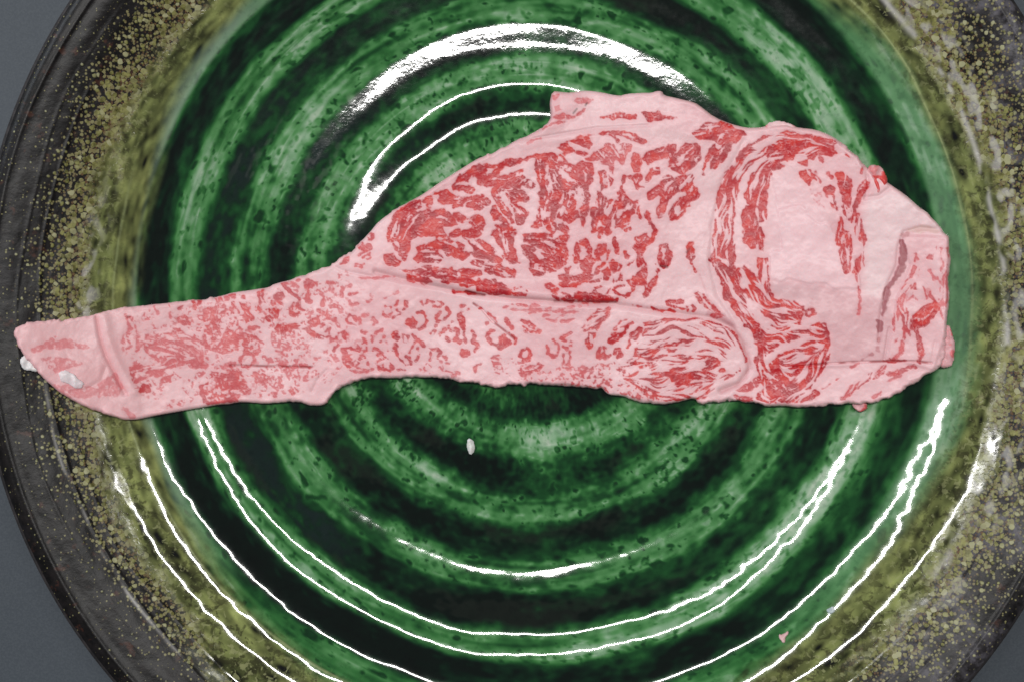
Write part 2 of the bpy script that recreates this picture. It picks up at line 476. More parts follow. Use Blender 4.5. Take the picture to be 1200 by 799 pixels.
def inside(X,Y,P):
    r=np.zeros(X.shape,bool); n=len(P)
    for i in range(n):
        ax,ay=P[i]; bx,by=P[(i+1)%n]
        if ay==by: continue
        r^=((ay>Y)!=(by>Y))&(X<(bx-ax)*(Y-ay)/(by-ay)+ax)
    return r

def sdist(X,Y,P):
    d=seg_dist(X,Y,P,True)
    return np.where(inside(X,Y,P),d,-d)          # positive inside

def sst(a,b,x):
    t=np.clip((x-a)/(b-a),0,1); return t*t*(3-2*t)

def gnoise(rng,shape,sx,sy=None):
    sy=sy or sx
    n=rng.standard_normal(shape)
    fy=np.fft.fftfreq(shape[0])[:,None]; fx=np.fft.rfftfreq(shape[1])[None]
    f=np.exp(-2*(np.pi**2)*((fx*sx)**2+(fy*sy)**2))
    r=np.fft.irfft2(np.fft.rfft2(n)*f,s=shape)
    return (r-r.mean())/r.std()

def bil(A,x,y):
    h,w=A.shape
    x=np.clip(x,0,w-1.001); y=np.clip(y,0,h-1.001)
    xi=x.astype(np.int32); yi=y.astype(np.int32); fx=x-xi; fy=y-yi
    return (A[yi,xi]*(1-fx)+A[yi,xi+1]*fx)*(1-fy)+(A[yi+1,xi]*(1-fx)+A[yi+1,xi+1]*fx)*fy

def smooth_poly(P,rounds=1):
    for _ in range(rounds):
        Q=np.roll(P,-1,0)
        P=np.stack([.75*P+.25*Q,.25*P+.75*Q],1).reshape(-1,2)
    return P

def meat_map(G):
    """redness, fat tints, relief and signed distance on a regular grid of step G"""
    rng=np.random.default_rng(7)
    xs=np.arange(GX0,GX1,G); ys=np.arange(GY0,GY1,G)
    X,Y=np.meshgrid(xs,ys); sh=X.shape
    ix=lambda x:int(np.clip((x-GX0)/G,0,sh[1])); iy=lambda y:int(np.clip((y-GY0)/G,0,sh[0]))
    # outline with small tears and crumbs
    P=pts(OUTLINE)
    sd=np.full(sh,-99.)
    PS=smooth_poly(P,1)
    c=4; sdc=sdist(X[::c,::c],Y[::c,::c],PS)       # coarse first, exact near the border
    sd=bil(sdc,(X-GX0)/G/c,(Y-GY0)/G/c)
    near=np.abs(sd)<9
    sd[near]=sdist(X[near],Y[near],PS)
    sd=sd+(.22*gnoise(rng,sh,1.3/G)+.5*gnoise(rng,sh,3.2/G))*np.clip(gnoise(rng,sh,18/G)+.7,.12,1.9)
    # fibre direction
    num=np.zeros(sdc.shape,complex); Xc,Yc=X[::c,::c],Y[::c,::c]
    for line in FLOW.replace('\n','|').split('|'):
        Q=pts(line)
        for (ax,ay),(bx,by) in zip(Q[:-1],Q[1:]):
            dx,dy=bx-ax,by-ay; L=dx*dx+dy*dy
            t=np.clip(((Xc-ax)*dx+(Yc-ay)*dy)/L,0,1)
            d2=(Xc-ax-t*dx)**2+(Yc-ay-t*dy)**2
            num+=(complex(dx,dy)/math.sqrt(L))**2/(d2+9)**1.6*math.sqrt(L)
    num/=np.abs(num)+1e-12
    cr=bil(num.real,(X-GX0)/G/c,(Y-GY0)/G/c); ci=bil(num.imag,(X-GX0)/G/c,(Y-GY0)/G/c)
    th=np.arctan2(ci,cr)/2+.28*gnoise(rng,sh,5/G)
    ux,uy=np.cos(th),np.sin(th)
    # streak noise: average a fine noise along the fibres
    base=gnoise(rng,sh,.62/G)
    JJ,II=np.meshgrid(np.arange(sh[1],dtype=float),np.arange(sh[0],dtype=float))
    acc=base.copy(); 
    for sgn in (1,-1):
        px,py=JJ.copy(),II.copy(); dx,dy=ux*sgn,uy*sgn
        for k in range(11):
            px+=dx/G; py+=dy/G
            acc+=bil(base,px,py)*(1-k/12)
            xi=np.clip(px.astype(np.int32),0,sh[1]-1); yi=np.clip(py.astype(np.int32),0,sh[0]-1)
            nx,ny=ux[yi,xi],uy[yi,xi]; f=np.sign(nx*dx+ny*dy); dx,dy=nx*f,ny*f
    lic=acc/acc.std()
    lic2=np.roll(lic,(37,91),(0,1))
    iso=gnoise(rng,sh,.85/G); big=gnoise(rng,sh,3.4/G)
    aniso=.8*lic+.42*iso+.22*big; aniso/=aniso.std()
    strand=.93*lic+.22*big; strand/=strand.std()
    grain=.8*iso+.45*big; grain/=grain.std()
    edge=gnoise(rng,sh,1.5/G); edge2=gnoise(rng,sh,4/G)
    R=np.zeros(sh); S=np.zeros(sh)
    prob=lambda d: math.copysign(1,d-.5)*math.sqrt(max(0,-2*math.log(2*min(d,1-d))))*.8 if abs(d-.5)>1e-6 else 0
    for ln in MUSCLE.strip().split('\n'):
        k=ln.split()
        kind=k[0]
        Q=pts(' '.join(k[1:] if kind=='h' else k[3:]))
        m=7
        i0,i1=iy(Q[:,1].min()-m),iy(Q[:,1].max()+m); j0,j1=ix(Q[:,0].min()-m),ix(Q[:,0].max()+m)
        s_=(slice(i0,i1),slice(j0,j1)); x,y=X[s_],Y[s_]
        if kind=='s':
            w=float(k[1])/2; d=w+.35-seg_dist(x,y,Q,False)+.75*edge[s_]+.35*edge2[s_]-.3*np.clip(grain[s_],0,2)
            r=sst(-.75,.75,d)*float(k[2])
            R[s_]=np.maximum(R[s_],r); S[s_]=np.maximum(S[s_],np.where(d>-2.5,float(k[2]),0))
        elif kind=='h':
            d=sdist(x,y,Q)+.9*edge[s_]+.6*edge2[s_]
            R[s_]*=1-.95*sst(-.8,.9,d)
        else:
            de,st=float(k[1]),float(k[2])
            d=sdist(x,y,Q)+.8+.7*edge[s_]+.8*edge2[s_]
            n=(grain if kind=='i' else strand if kind=='f' else aniso)[s_]
            rim=.75*np.exp(-((d-1.4)/1.5)**2)
            deep=.35*sst(3,8,d)
            r=sst(-.8,.9,d)*sst(-.5,.5,prob(de)+.8*rim-1.2*deep-n-.02)*st
            R[s_]=np.maximum(R[s_],r); S[s_]=np.maximum(S[s_],np.where(d>-2.5,st,0))
    # small bundles of pale flesh netted by fat, all along the tail and the lower strip
    Q=pts("135,362 210,352 300,338 400,305 440,332 560,354 700,364 745,382 735,445 690,452 560,446 400,445 340,468 170,478 155,430")
    zone=sst(-2,10,sdist(X,Y,Q)+6*gnoise(rng,sh,9/G))*sst(2,9,sd)*sst(465,370,X)
    c0=11.5; f1=np.full(sh,99.); f2=np.full(sh,99.)
    wx=X+2.6*gnoise(rng,sh,5/G); wy=Y+2.6*gnoise(rng,sh,5/G)
    ci_=np.floor(wx/c0).astype(int); cj_=np.floor(wy/c0).astype(int)
    tx=rng.random((140,140)); ty=rng.random((140,140)); tv=rng.random((140,140)); cv_=np.zeros(sh)
    for a in (-1,0,1):
        for b in (-1,0,1):
            u_,v_=(ci_+a)%140,(cj_+b)%140
            d=np.hypot(wx-(ci_+a+tx[u_,v_])*c0,wy-(cj_+b+ty[u_,v_])*c0)
            cv_=np.where(d<f1,tv[u_,v_],cv_); f2=np.minimum(f2,np.maximum(f1,d)); f1=np.minimum(f1,d)
    net=sst(1.6,3.6,f2-f1)*sst(.12,.3,cv_)
    tiny=gnoise(rng,sh,.8/G)+.5*iso
    lay=zone*net*sst(.1,-.5,tiny/tiny.std()-.25)*(.38+.25*cv_)
    R=np.maximum(R,lay); S=np.maximum(S,np.where(lay>.02,.62,0))
    vn=.75*lic2+.45*gnoise(rng,sh,1.5/G)
    R*=1-.72*sst(.30,.06,np.abs(vn))*sst(-1.6,.0,edge2)
    R*=1-.25*sst(.5,1.5,.7*lic+.6*iso)
    R*=sst(-.5,2.0,sd)
    return dict(S=S,X=X,Y=Y,sd=sd,R=R,lic=lic,iso=iso,big=big,rng=rng,sh=sh,G=G)

# ---------------------------------------------------------------- helpers
def lin(r, g, b):
    return np.array([(c/255/12.92 if c/255 <= .04045 else ((c/255+.055)/1.055)**2.4) for c in (r, g, b)])

def world_xyz(u, v, z):
    """map position seen from above (u right, v down) at height z -> metres; nearer the lens means drawn larger"""
    k = (CAMZ-z)/CAMZ*U
    return np.stack([(u-600)*k, (399.5-v)*k, z*U], -1)

def build(name, co, faces, mat, parent=None, smooth=True, cols=None, attrs=None, smooth_mask=None):
    me = bpy.data.meshes.new(name)
    faces = np.asarray(faces, np.int32); n, kk = faces.shape
    me.vertices.add(len(co)); me.vertices.foreach_set('co', np.ascontiguousarray(co, np.float32).ravel())
    me.loops.add(n*kk); me.loops.foreach_set('vertex_index', faces.ravel())
    me.polygons.add(n); me.polygons.foreach_set('loop_start', np.arange(0, n*kk, kk, dtype=np.int32))
    me.update(calc_edges=True)
    if smooth: me.polygons.foreach_set('use_smooth', np.ones(n, bool))
    if cols is not None:
        a = me.attributes.new('tone', 'FLOAT_COLOR', 'POINT')
        a.data.foreach_set('color', np.ascontiguousarray(np.hstack([cols, np.ones((len(cols), 1))]), np.float32).ravel())
    for k, v in (attrs or {}).items():
        if v.ndim == 1:
            a = me.attributes.new(k, 'FLOAT', 'POINT'); a.data.foreach_set('value', np.ascontiguousarray(v, np.float32))
        else:
            a = me.attributes.new(k, 'FLOAT_VECTOR', 'POINT'); a.data.foreach_set('vector', np.ascontiguousarray(v, np.float32).ravel())
    me.validate(); me.materials.append(mat)
    o = bpy.data.objects.new(name, me); sc.collection.objects.link(o)
    if parent: o.parent = parent
    return o

def tag(o, label, cat, group=None):
    o['label'] = label; o['category'] = cat
    if group: o['group'] = group

class NT:
    """tiny node-graph writer"""
    def __init__(s, name):
        s.m = bpy.data.materials.new(name); s.m.use_nodes = True; s.t = s.m.node_tree
        s.b = s.t.nodes['Principled BSDF']
    def n(s, typ, ins=None, **kw):
        nd = s.t.nodes.new(typ)
        for k, v in kw.items(): setattr(nd, k, v)
        for k, v in (ins or {}).items(): s.put(nd.inputs[k], v)
        return nd
    def put(s, sock, v):
        if isinstance(v, bpy.types.NodeSocket): s.t.links.new(v, sock)
        elif isinstance(v, (tuple, list, np.ndarray)): sock.default_value = tuple(v) if len(v) == len(sock.default_value) else tuple(v)+(1,)
        else: sock.default_value = v
    def math(s, op, a, b=0, c=None, clamp=False):
        nd = s.n('ShaderNodeMath', operation=op, use_clamp=clamp); s.put(nd.inputs[0], a); s.put(nd.inputs[1], b)
        if c is not None: s.put(nd.inputs[2], c)
        return nd.outputs[0]
    def step(s, x, a, b):
        nd = s.n('ShaderNodeMapRange', {'Value': x, 'From Min': a, 'From Max': b}, interpolation_type='SMOOTHSTEP'); return nd.outputs[0]
    def mix(s, f, a, b, mode='MIX'):
        nd = s.n('ShaderNodeMix', data_type='RGBA', blend_type=mode); s.put(nd.inputs[0], f); s.put(nd.inputs[6], a); s.put(nd.inputs[7], b); return nd.outputs[2]
    def noise(s, vec, scale, detail=3, rough=.55, dist=0):
        return s.n('ShaderNodeTexNoise', {'Vector': vec, 'Scale': scale, 'Detail': detail, 'Roughness': rough, 'Distortion': dist}).outputs[0]
    def attr(s, name, out='Fac'):
        return s.n('ShaderNodeAttribute', attribute_name=name).outputs[out]
    def set(s, **kw):
        for k, v in kw.items(): s.put(s.b.inputs[k.replace('_', ' ')], v)

# ---------------------------------------------------------------- table
nt = NT('grey_table_laminate')
tc = nt.n('ShaderNodeTexCoord').outputs['Object']
f1 = nt.noise(tc, 9, 3); f2 = nt.noise(tc, 1500, 2)
c = nt.mix(nt.step(f1, .3, .7), lin(58, 65, 73), lin(64, 71, 79))
c = nt.mix(nt.math('MULTIPLY', nt.step(f2, .35, .7), .25), c, lin(90, 96, 102))
nt.set(Base_Color=c, Roughness=.62)
bp = nt.n('ShaderNodeBump', {'Height': f2, 'Strength': .15, 'Distance': .0002}); nt.set(Normal=bp.outputs[0])
TABLE_Z = -46.0
s = 1.2
table = build('table_top', np.array([[-s, -s, TABLE_Z*U], [s, -s, TABLE_Z*U], [s, s, TABLE_Z*U], [-s, s, TABLE_Z*U]]), [[0, 1, 2, 3]], nt.m)
table['kind'] = 'structure'

# ---------------------------------------------------------------- dish: wheel-thrown steps under green glaze, bare speckled rim
SLOPE = np.array([(0, .0), (140, .015), (165, .06), (188, .07), (202, .02), (212, -.05), (224, -.08), (236, -.03), (248, .08), (260, .11), (274, .07), (286, .06), (292, .040), (309, .035), (314, .06),
    (318, .11), (328, .197), (338, .16), (350, .09), (368, .085), (384, .1), (395, .2), (410, .33), (425, .2), (434, .11), (450, .1), (464, .22), (485, .41), (508, .25), (516, .17), (524, .17), (531, .27),
    (542, .38), (575, .41), (600, .37), (620, .27), (634, .14), (638, .25), (642, .35), (647, .1), (652, -.15), (656, -.55), (660, -1.2)])
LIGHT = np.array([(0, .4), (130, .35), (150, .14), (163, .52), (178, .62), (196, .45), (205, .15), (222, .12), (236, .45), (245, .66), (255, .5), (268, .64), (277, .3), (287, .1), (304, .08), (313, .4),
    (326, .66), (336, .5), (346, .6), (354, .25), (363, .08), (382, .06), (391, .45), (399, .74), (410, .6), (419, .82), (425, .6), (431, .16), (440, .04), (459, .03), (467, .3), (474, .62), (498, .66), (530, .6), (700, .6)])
NTH, RSTEP = 1800, 1.5
rho = np.arange(0, 660.1, RSTEP); NR = len(rho)
zprof = np.concatenate([[0], np.cumsum(np.interp((rho[1:]+rho[:-1])/2, SLOPE[:, 0], SLOPE[:, 1])*np.diff(rho))])
rngp = np.random.default_rng(11)
def pn(sr, st):                      # noise on the (ring, angle) grid: sr in units across, st in degrees along
    n = gnoise(rngp, (NR, NTH), st*NTH/360, sr/RSTEP); return n
RR, TT = np.meshgrid(rho, np.arange(NTH)*2*math.pi/NTH, indexing='ij')
deg = np.degrees(TT)                 # 0 = right, 90 = up in the picture
warp = (.05+.11*sst(.1, -.3, np.cos(TT)))*pn(5, .9)*sst(430, 470, RR)+1.8*pn(60, 9)+.4*pn(16, 3)+.13*pn(8, 1)+.05*pn(4, .5)
fade = sst(20, 120, RR)*(1-sst(615, 640, RR))
RW = RR+warp*fade
z = np.interp(RW, rho, zprof)
z += fade*(.11*pn(16, 8)+(.032-.016*sst(430, 460, RR))*pn(7, 4)+.006*pn(3, 1.2)+.0035*pn(1.6, .4))
z += (.14*pn(5, .8)+.3*pn(8, 3)+.05*pn(2.2, .35))*sst(540, 575, RR)*(1-.6*sst(630, 644, RR))       # rough bare clay
for r0_, a0_, s0_ in ((588, .9, 3), (566, .5, 7), (612, .5, 5)):
    z += a0_*np.exp(-((RR-r0_-2.5*pn(400, 5))/1.8)**2)*sst(-.4, 1.2, pn(300, 9))
z += .8*np.exp(-((RR-645-1.5*pn(400, 6))/2.2)**2)
cx = np.interp(RR, [0, 400, 525, 660], [622, 622, 637, 635]); cy = np.interp(RR, [0, 300, 660], [338, 340, 366])
# far thrower's-mark drift: the ring centres wander a little
uu = cx+RR*np.cos(TT); vv = cy-RR*np.sin(TT)
PZ = z
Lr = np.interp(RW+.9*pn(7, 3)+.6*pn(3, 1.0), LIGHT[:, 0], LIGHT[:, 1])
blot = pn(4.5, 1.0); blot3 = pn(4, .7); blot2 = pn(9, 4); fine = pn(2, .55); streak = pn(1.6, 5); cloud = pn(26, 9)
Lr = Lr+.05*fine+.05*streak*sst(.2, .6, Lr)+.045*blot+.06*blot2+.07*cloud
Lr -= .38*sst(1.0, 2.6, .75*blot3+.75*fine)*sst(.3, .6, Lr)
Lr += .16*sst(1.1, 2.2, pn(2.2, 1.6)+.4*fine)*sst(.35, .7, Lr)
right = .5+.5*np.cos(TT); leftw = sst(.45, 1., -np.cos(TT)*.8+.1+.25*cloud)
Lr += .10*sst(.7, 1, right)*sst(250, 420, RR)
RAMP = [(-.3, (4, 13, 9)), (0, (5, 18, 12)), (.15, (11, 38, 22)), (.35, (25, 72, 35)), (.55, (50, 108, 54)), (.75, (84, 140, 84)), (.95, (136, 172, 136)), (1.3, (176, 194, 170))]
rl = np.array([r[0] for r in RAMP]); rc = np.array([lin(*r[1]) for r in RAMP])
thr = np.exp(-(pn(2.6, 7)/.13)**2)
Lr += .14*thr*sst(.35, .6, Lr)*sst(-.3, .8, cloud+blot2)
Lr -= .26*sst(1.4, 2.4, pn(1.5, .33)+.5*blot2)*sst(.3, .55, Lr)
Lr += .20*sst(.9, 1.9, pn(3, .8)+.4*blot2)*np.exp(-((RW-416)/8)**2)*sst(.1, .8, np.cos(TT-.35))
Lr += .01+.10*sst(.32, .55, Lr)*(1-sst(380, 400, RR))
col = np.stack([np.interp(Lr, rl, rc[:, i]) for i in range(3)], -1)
def over(col, w_, c_): return col*(1-w_[..., None])+w_[..., None]*c_
# greyish pools where the glaze ran thin over dark clay, left inner side
pool = leftw*sst(.25, .02, Lr)*(1-sst(395, 425, RR))*.85
col = over(col, np.clip(pool*(.5+.3*cloud), 0, .75), lin(26, 40, 38))
pool2 = sst(.9, 1.6, pn(10, 7)+.3*fine)*sst(.4, .05, Lr)*(1-sst(395, 425, RR))
col = over(col, .3*pool2, lin(40, 42, 36))
# olive band at the edge of the glaze
topl = .5+.5*np.cos(TT-math.radians(140))
ol0 = 492-22*topl+9*np.sin(3*TT+1)+4*blot2
olive = sst(0, 26, RR-ol0)
oc = lin(104, 110, 64)[None, None]*(1+.30*fine[..., None]+.25*blot[..., None])
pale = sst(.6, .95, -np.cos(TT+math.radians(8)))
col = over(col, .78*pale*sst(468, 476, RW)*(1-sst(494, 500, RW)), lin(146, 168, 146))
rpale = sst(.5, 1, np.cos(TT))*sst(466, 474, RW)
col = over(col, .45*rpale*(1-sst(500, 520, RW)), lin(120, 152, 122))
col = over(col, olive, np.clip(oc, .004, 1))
gcrk = np.exp(-((RW-503-2*blot2)/1.4)**2)*sst(-.6, .8, pn(200, 12)+.6*topl)
col = over(col, .6*gcrk, lin(176, 186, 132))
# bare clay with yellow-green ash specks
bnd = np.interp(deg % 360, [0, 30, 60, 100, 140, 180, 200, 225, 250, 290, 315, 340, 360], [540, 536, 532, 532, 520, 530, 548, 570, 575, 568, 560, 550, 540])
dg = (deg+180) % 360-180
def gsp(v, c_, w_): return np.exp(-((v-c_)/w_)**2)
frost = (.65*gsp(RR, bnd+2+3*blot2, 3.5)*sst(-.2, 1, pn(4, .7)+.4*cloud)*sst(-50, -20, dg)*sst(95, 50, dg)
         +.55*gsp(RR, bnd+22+5*blot2, 16)*sst(.1, 1.3, pn(3, .5)+.3*fine)*sst(-60, -10, dg)*sst(90, 40, dg)
         +.7*gsp(RR, 588+2*blot2, 1.8)*sst(-.6, .9, pn(5, 1.2))*gsp((deg % 360), 213, 26)
         +.5*gsp(RR, bnd+6, 14)*sst(.0, 1.3, pn(2.6, .5)+.3*fine)*gsp((deg % 360), 178, 10)
         +.5*gsp(uu, 418, 11)*gsp(vv, 121, 7)*sst(-.5, 1, pn(3, .5)+.4*blot)
         +.07*gsp(uu, 350, 70)*gsp(vv, 205, 70)*sst(.9, 1.9, pn(2.5, 2.2)+.5*pn(1.5, .4)))
rgt = sst(-75, -25, dg)*sst(110, 40, dg)
bare = sst(-16, 20, RR-bnd+7*blot2+4*blot+4*fine)
# ---- mesh
co = world_xyz(uu, vv, PZ).reshape(-1, 3)
polar = np.stack([RR*U*40, np.sin(TT)*9, np.cos(TT)*9], -1).reshape(-1, 3)
ii, jj = np.meshgrid(np.arange(NR-1), np.arange(NTH), indexing='ij'); j2 = (jj+1) % NTH
quads = np.stack([ii*NTH+jj, (ii+1)*NTH+jj, (ii+1)*NTH+j2, ii*NTH+j2], -1).reshape(NR-1, NTH, 4)

nt = NT('green_glaze_over_dark_clay')
tc = nt.n('ShaderNodeTexCoord').outputs['Object']
tone = nt.attr('tone', 'Color'); bare_a = nt.attr('bare'); rho_a = nt.attr('rho')
f_f = nt.noise(tc, 420, 4, .6); f_m = nt.noise(tc, 130, 4, .6, .6)
g = nt.mix(nt.math('MULTIPLY', nt.step(f_m, .42, .68), .3), tone, nt.mix(1, tone, (1.5, 1.35, 1.4), 'MULTIPLY'))
g = nt.mix(nt.math('MULTIPLY', nt.step(f_f, .5, .34), .32), g, nt.mix(1, tone, (.45, .5, .5), 'MULTIPLY'))
# clay
cl_n = nt.noise(tc, 300, 4, .65); cl_b = nt.noise(tc, 60, 3, .6)
clay = nt.mix(nt.step(cl_n, .35, .68), lin(11, 9, 9), lin(28, 24, 24))
clay = nt.mix(nt.math('MULTIPLY', nt.step(cl_b, .5, .7), .25), clay, lin(42, 40, 45))
rust = nt.noise(tc, 230, 3, .6)
clay = nt.mix(nt.math('MULTIPLY', nt.step(rust, .6, .72), .55), clay, lin(84, 50, 38))
sheen_side = nt.math('MULTIPLY', nt.attr('sheen_side'), nt.step(cl_b, .38, .62))
clay = nt.mix(nt.math('MULTIPLY', sheen_side, .6), clay, nt.mix(nt.step(cl_n, .4, .62), lin(58, 54, 56), lin(118, 114, 122)))  # violet-grey sheen of the right rim, painted into the clay colour
inner = nt.step(rho_a, nt.math('MULTIPLY_ADD', nt.attr('sheen_side'), 55, 640), 520)          # ash specks thin out towards the lip
def specks(scale, grow0, grow1, seed):
    mp = nt.n('ShaderNodeMapping', {'Vector': tc, 'Location': (seed, seed*.7, 0)})
    jit = nt.n('ShaderNodeTexNoise', {'Vector': mp.outputs[0], 'Scale': scale*1.4, 'Detail': 2})
    wv = nt.n('ShaderNodeMix', data_type='VECTOR'); wv.inputs[0].default_value = .6
    wv.inputs[0].default_value = min(1, .0020*300/scale*.5); nt.put(wv.inputs[4], mp.outputs[0]); nt.put(wv.inputs[5], jit.outputs['Color'])
    vo = nt.n('ShaderNodeTexVoronoi', {'Vector': wv.outputs[1], 'Scale': scale, 'Randomness': 1})
    rnd = nt.n('ShaderNodeSeparateColor', {'Color': vo.outputs['Color']}).outputs[0]
    rad = nt.math('MULTIPLY', nt.math('MULTIPLY_ADD', cl_b, 1.5, .25), nt.math('MULTIPLY', nt.math('SUBTRACT', nt.math('MULTIPLY_ADD', inner, grow1-grow0, grow0), rnd), .62))
    return nt.step(nt.math('SUBTRACT', rad, vo.outputs['Distance']), -.13, .13), rnd
s1, r1 = specks(640, .26, 1.5, .3); s2, r2 = specks(1000, .42, 1.6, 1.9)
ash = nt.mix(nt.step(f_f, .38, .62), lin(92, 90, 42), lin(150, 148, 88)); ash = nt.mix(nt.step(r1, .2, .0), ash, lin(176, 174, 134))
ash2 = nt.mix(nt.step(r2, .0, .8), lin(150, 144, 100), lin(104, 74, 46))
clay = nt.mix(nt.math('MULTIPLY', s2, .8), clay, ash2); clay = nt.mix(nt.math('MULTIPLY', s1, .85), clay, ash)
# pits of dark clay showing through the olive band
ov = nt.noise(tc, 260, 3, .7, .4)
pit = nt.math('MULTIPLY', nt.step(ov, .49, .60), nt.step(rho_a, 480, 530))
g2 = nt.mix(nt.math('MULTIPLY', pit, .75), g, lin(44, 42, 24))
fleck = nt.math('MULTIPLY', nt.step(nt.noise(tc, 480, 2, .6, .5), .56, .66), nt.step(rho_a, 490, 535))
g2 = nt.mix(nt.math('MULTIPLY', fleck, .6), g2, lin(158, 160, 112))
basec = nt.mix(bare_a, g2, clay)
basec = nt.mix(nt.attr('frost'), basec, lin(196, 192, 188))
h1 = nt.noise(tc, 900, 2, .6); h2 = nt.noise(tc, 330, 3, .6)
hg = nt.math('ADD', nt.math('MULTIPLY', h1, .35), nt.math('MULTIPLY', h2, .25))
hc = nt.math('ADD', nt.math('MULTIPLY', cl_n, 1.2), nt.math('MULTIPLY', s1, .6))
hh = nt.n('ShaderNodeMix', data_type='FLOAT'); nt.put(hh.inputs[0], bare_a); nt.put(hh.inputs[2], hg); nt.put(hh.inputs[3], hc)
bs = nt.math('MULTIPLY_ADD', bare_a, .5, nt.math('MULTIPLY_ADD', nt.step(nt.math('ABSOLUTE', nt.math('SUBTRACT', rho_a, 285)), 60, 12), .10, .035))
bp = nt.n('ShaderNodeBump', {'Height': hh.outputs[0], 'Strength': bs, 'Distance': .00022})
rg = nt.math('MULTIPLY_ADD', bare_a, .33, nt.math('MULTIPLY_ADD', f_f, .05, .03))
nt.set(Base_Color=basec, Roughness=rg, IOR=1.52, Normal=bp.outputs[0], Specular_IOR_Level=nt.math('MULTIPLY_ADD', bare_a, -.28, .5))
DISH = nt.m

dish = bpy.data.objects.new('ceramic_dish', None); sc.collection.objects.link(dish)
dish.location = (0, 0, TABLE_Z*U)
tag(dish, 'large round green glazed ceramic dish with ringed well and dark speckled rim', 'dish')
def dish_part(name, i0, i1):
    f = quads[i0:i1].reshape(-1, 4); lo, hi = i0*NTH, (i1+1)*NTH
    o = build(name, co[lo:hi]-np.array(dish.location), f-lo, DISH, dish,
              cols=np.clip(col.reshape(-1, 3)[lo:hi], .002, 1), attrs={'bare': bare.ravel()[lo:hi], 'rho': RW.ravel()[lo:hi], 'frost': np.clip(frost, 0, 1).ravel()[lo:hi], 'sheen_side': rgt.ravel()[lo:hi]})
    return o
iA, iB = int(540/RSTEP), int(636/RSTEP)
dish_part('glazed_well', 0, iA)
dish_part('speckled_rim', iA, iB)
dish_part('lip', iB, NR-1)
# underside with its foot ring
ztop = zprof[-1]
prof = [(660, ztop-.6), (663, ztop-4), (662, ztop-10), (655, ztop-16), (600, ztop-34), (500, ztop-66), (420, ztop-88), (372, -22), (366, -44), (362, TABLE_Z), (346, TABLE_Z), (342, -42), (336, -22), (200, -14), (2, -12)]
NB = 240; tb = np.arange(NB)*2*math.pi/NB
pc = []
for r_, z_ in prof:
    pc.append(world_xyz(635+r_*np.cos(tb)*1.0, 366-r_*np.sin(tb), np.full(NB, float(z_))))
pc = np.array(pc).reshape(-1, 3)-np.array(dish.location)
nt = NT('bare_dark_clay')
tc = nt.n('ShaderNodeTexCoord').outputs['Object']; n1 = nt.noise(tc, 300, 4, .65)
nt.set(Base_Color=nt.mix(nt.step(n1, .3, .7), lin(32, 28, 28), lin(62, 56, 56)), Roughness=.6)
bp = nt.n('ShaderNodeBump', {'Height': n1, 'Strength': .5, 'Distance': .0004}); nt.set(Normal=bp.outputs[0])
a, b = np.meshgrid(np.arange(len(prof)-1), np.arange(NB), indexing='ij'); b2 = (b+1) % NB
build('underside', pc, np.stack([a*NB+b, a*NB+b2, (a+1)*NB+b2, (a+1)*NB+b], -1).reshape(-1, 4)[:, ::-1], nt.m, dish)

# height of the dish surface below a map position (smooth envelope the meat rests on)
def dish_z(u, v, top=False):
    x, y = u-622., 340.-v
    r = np.hypot(x, y)
    for _ in range(2):
        cxx = np.interp(r, [0, 400, 525, 660], [622, 622, 637, 635]); cyy = np.interp(r, [0, 300, 660], [338, 340, 366])
        r = np.hypot(u-cxx, v-cyy)
    if top: return np.interp(r, rho, zprof)
    k = np.exp(-.5*(np.arange(-40, 41)/18.)**2); k /= k.sum()
    zs = np.convolve(np.pad(zprof, 40, mode='edge'), k, 'valid')
    return np.maximum(np.interp(r, rho, zs), np.interp(r, rho, zprof)-1)

# ---------------------------------------------------------------- the slice of beef
M = meat_map(.8)
X, Y, sd, R, rng, sh, G = (M[k] for k in ('X', 'Y', 'sd', 'R', 'rng', 'sh', 'G'))
def pat(points, a=-1., b=1., amp=0., nz=None):          # soft-edged patch
    Q = pts(points); d = sdist(X, Y, Q)
    if amp: d = d+amp*nz
    return sst(a, b, d)
def lined(points, w_):                                  # gaussian ridge along a line
    return np.exp(-(seg_dist(X, Y, pts(points), False)/w_)**2)
n4, n12, n40, n2 = (gnoise(rng, sh, q/G) for q in (4, 12, 40, 1.6))
T = 17+1.2*n40+.5*n12+.14*n4-.28*R*1.0+.05*n2
seam = "440,319 500,334 560,346 600,350 650,354 720,357 760,363 830,372 858,384 873,405 879,432 866,449 845,457"
up = "500,326 560,337 600,342 650,345 720,347"
T += 2.6*lined(up, 8)-2.6*lined(seam, 3.2)-1.2*lined("546,342 600,350 650,353 722,355", 1.6)
T += -3.2*lined("113,371 117,395 124,417 136,440 146,460", 2.6)+2.6*lined("122,372 127,396 134,416 145,437 157,458", 6)
T += -1.0*lined("124,430 118,446 100,456 84,458", 3)+.8*lined("150,465 160,475", 5)
T += -.9*lined("330,332 341,343 352,351", 1.3)-.7*lined("389,311 400,317 430,323 470,329", 2)
T += -.6*lined("872,165 846,212 835,265 832,312 842,347 860,374 878,408", 2.6)+.8*lined("826,300 834,345 853,374 870,400", 5)
T += -.35*lined("903,205 911,245 915,285", 1.6)
flake = pat("914,248 925,245 938,243 946,252 955,262 974,262 985,280 1000,300 1010,338 960,333 905,327 902,300 914,290 912,265", -2, 2, 1.8, n4+.4*n12)
T += .7*flake
T += 1.2*pat("1055,275 1112,277 1112,380 1095,435 1060,425 1040,420 1050,350 1066,310", -1, 3)-1.6*lined("1106,270 1078,267 1060,272 1053,290 1051,312 1040,335 1033,365 1030,400", 2.4)
T += -1.3*lined("1015,196 1018,220 1014,232", 2)-1.2*lined("1014,232 1030,230 1043,220", 2)
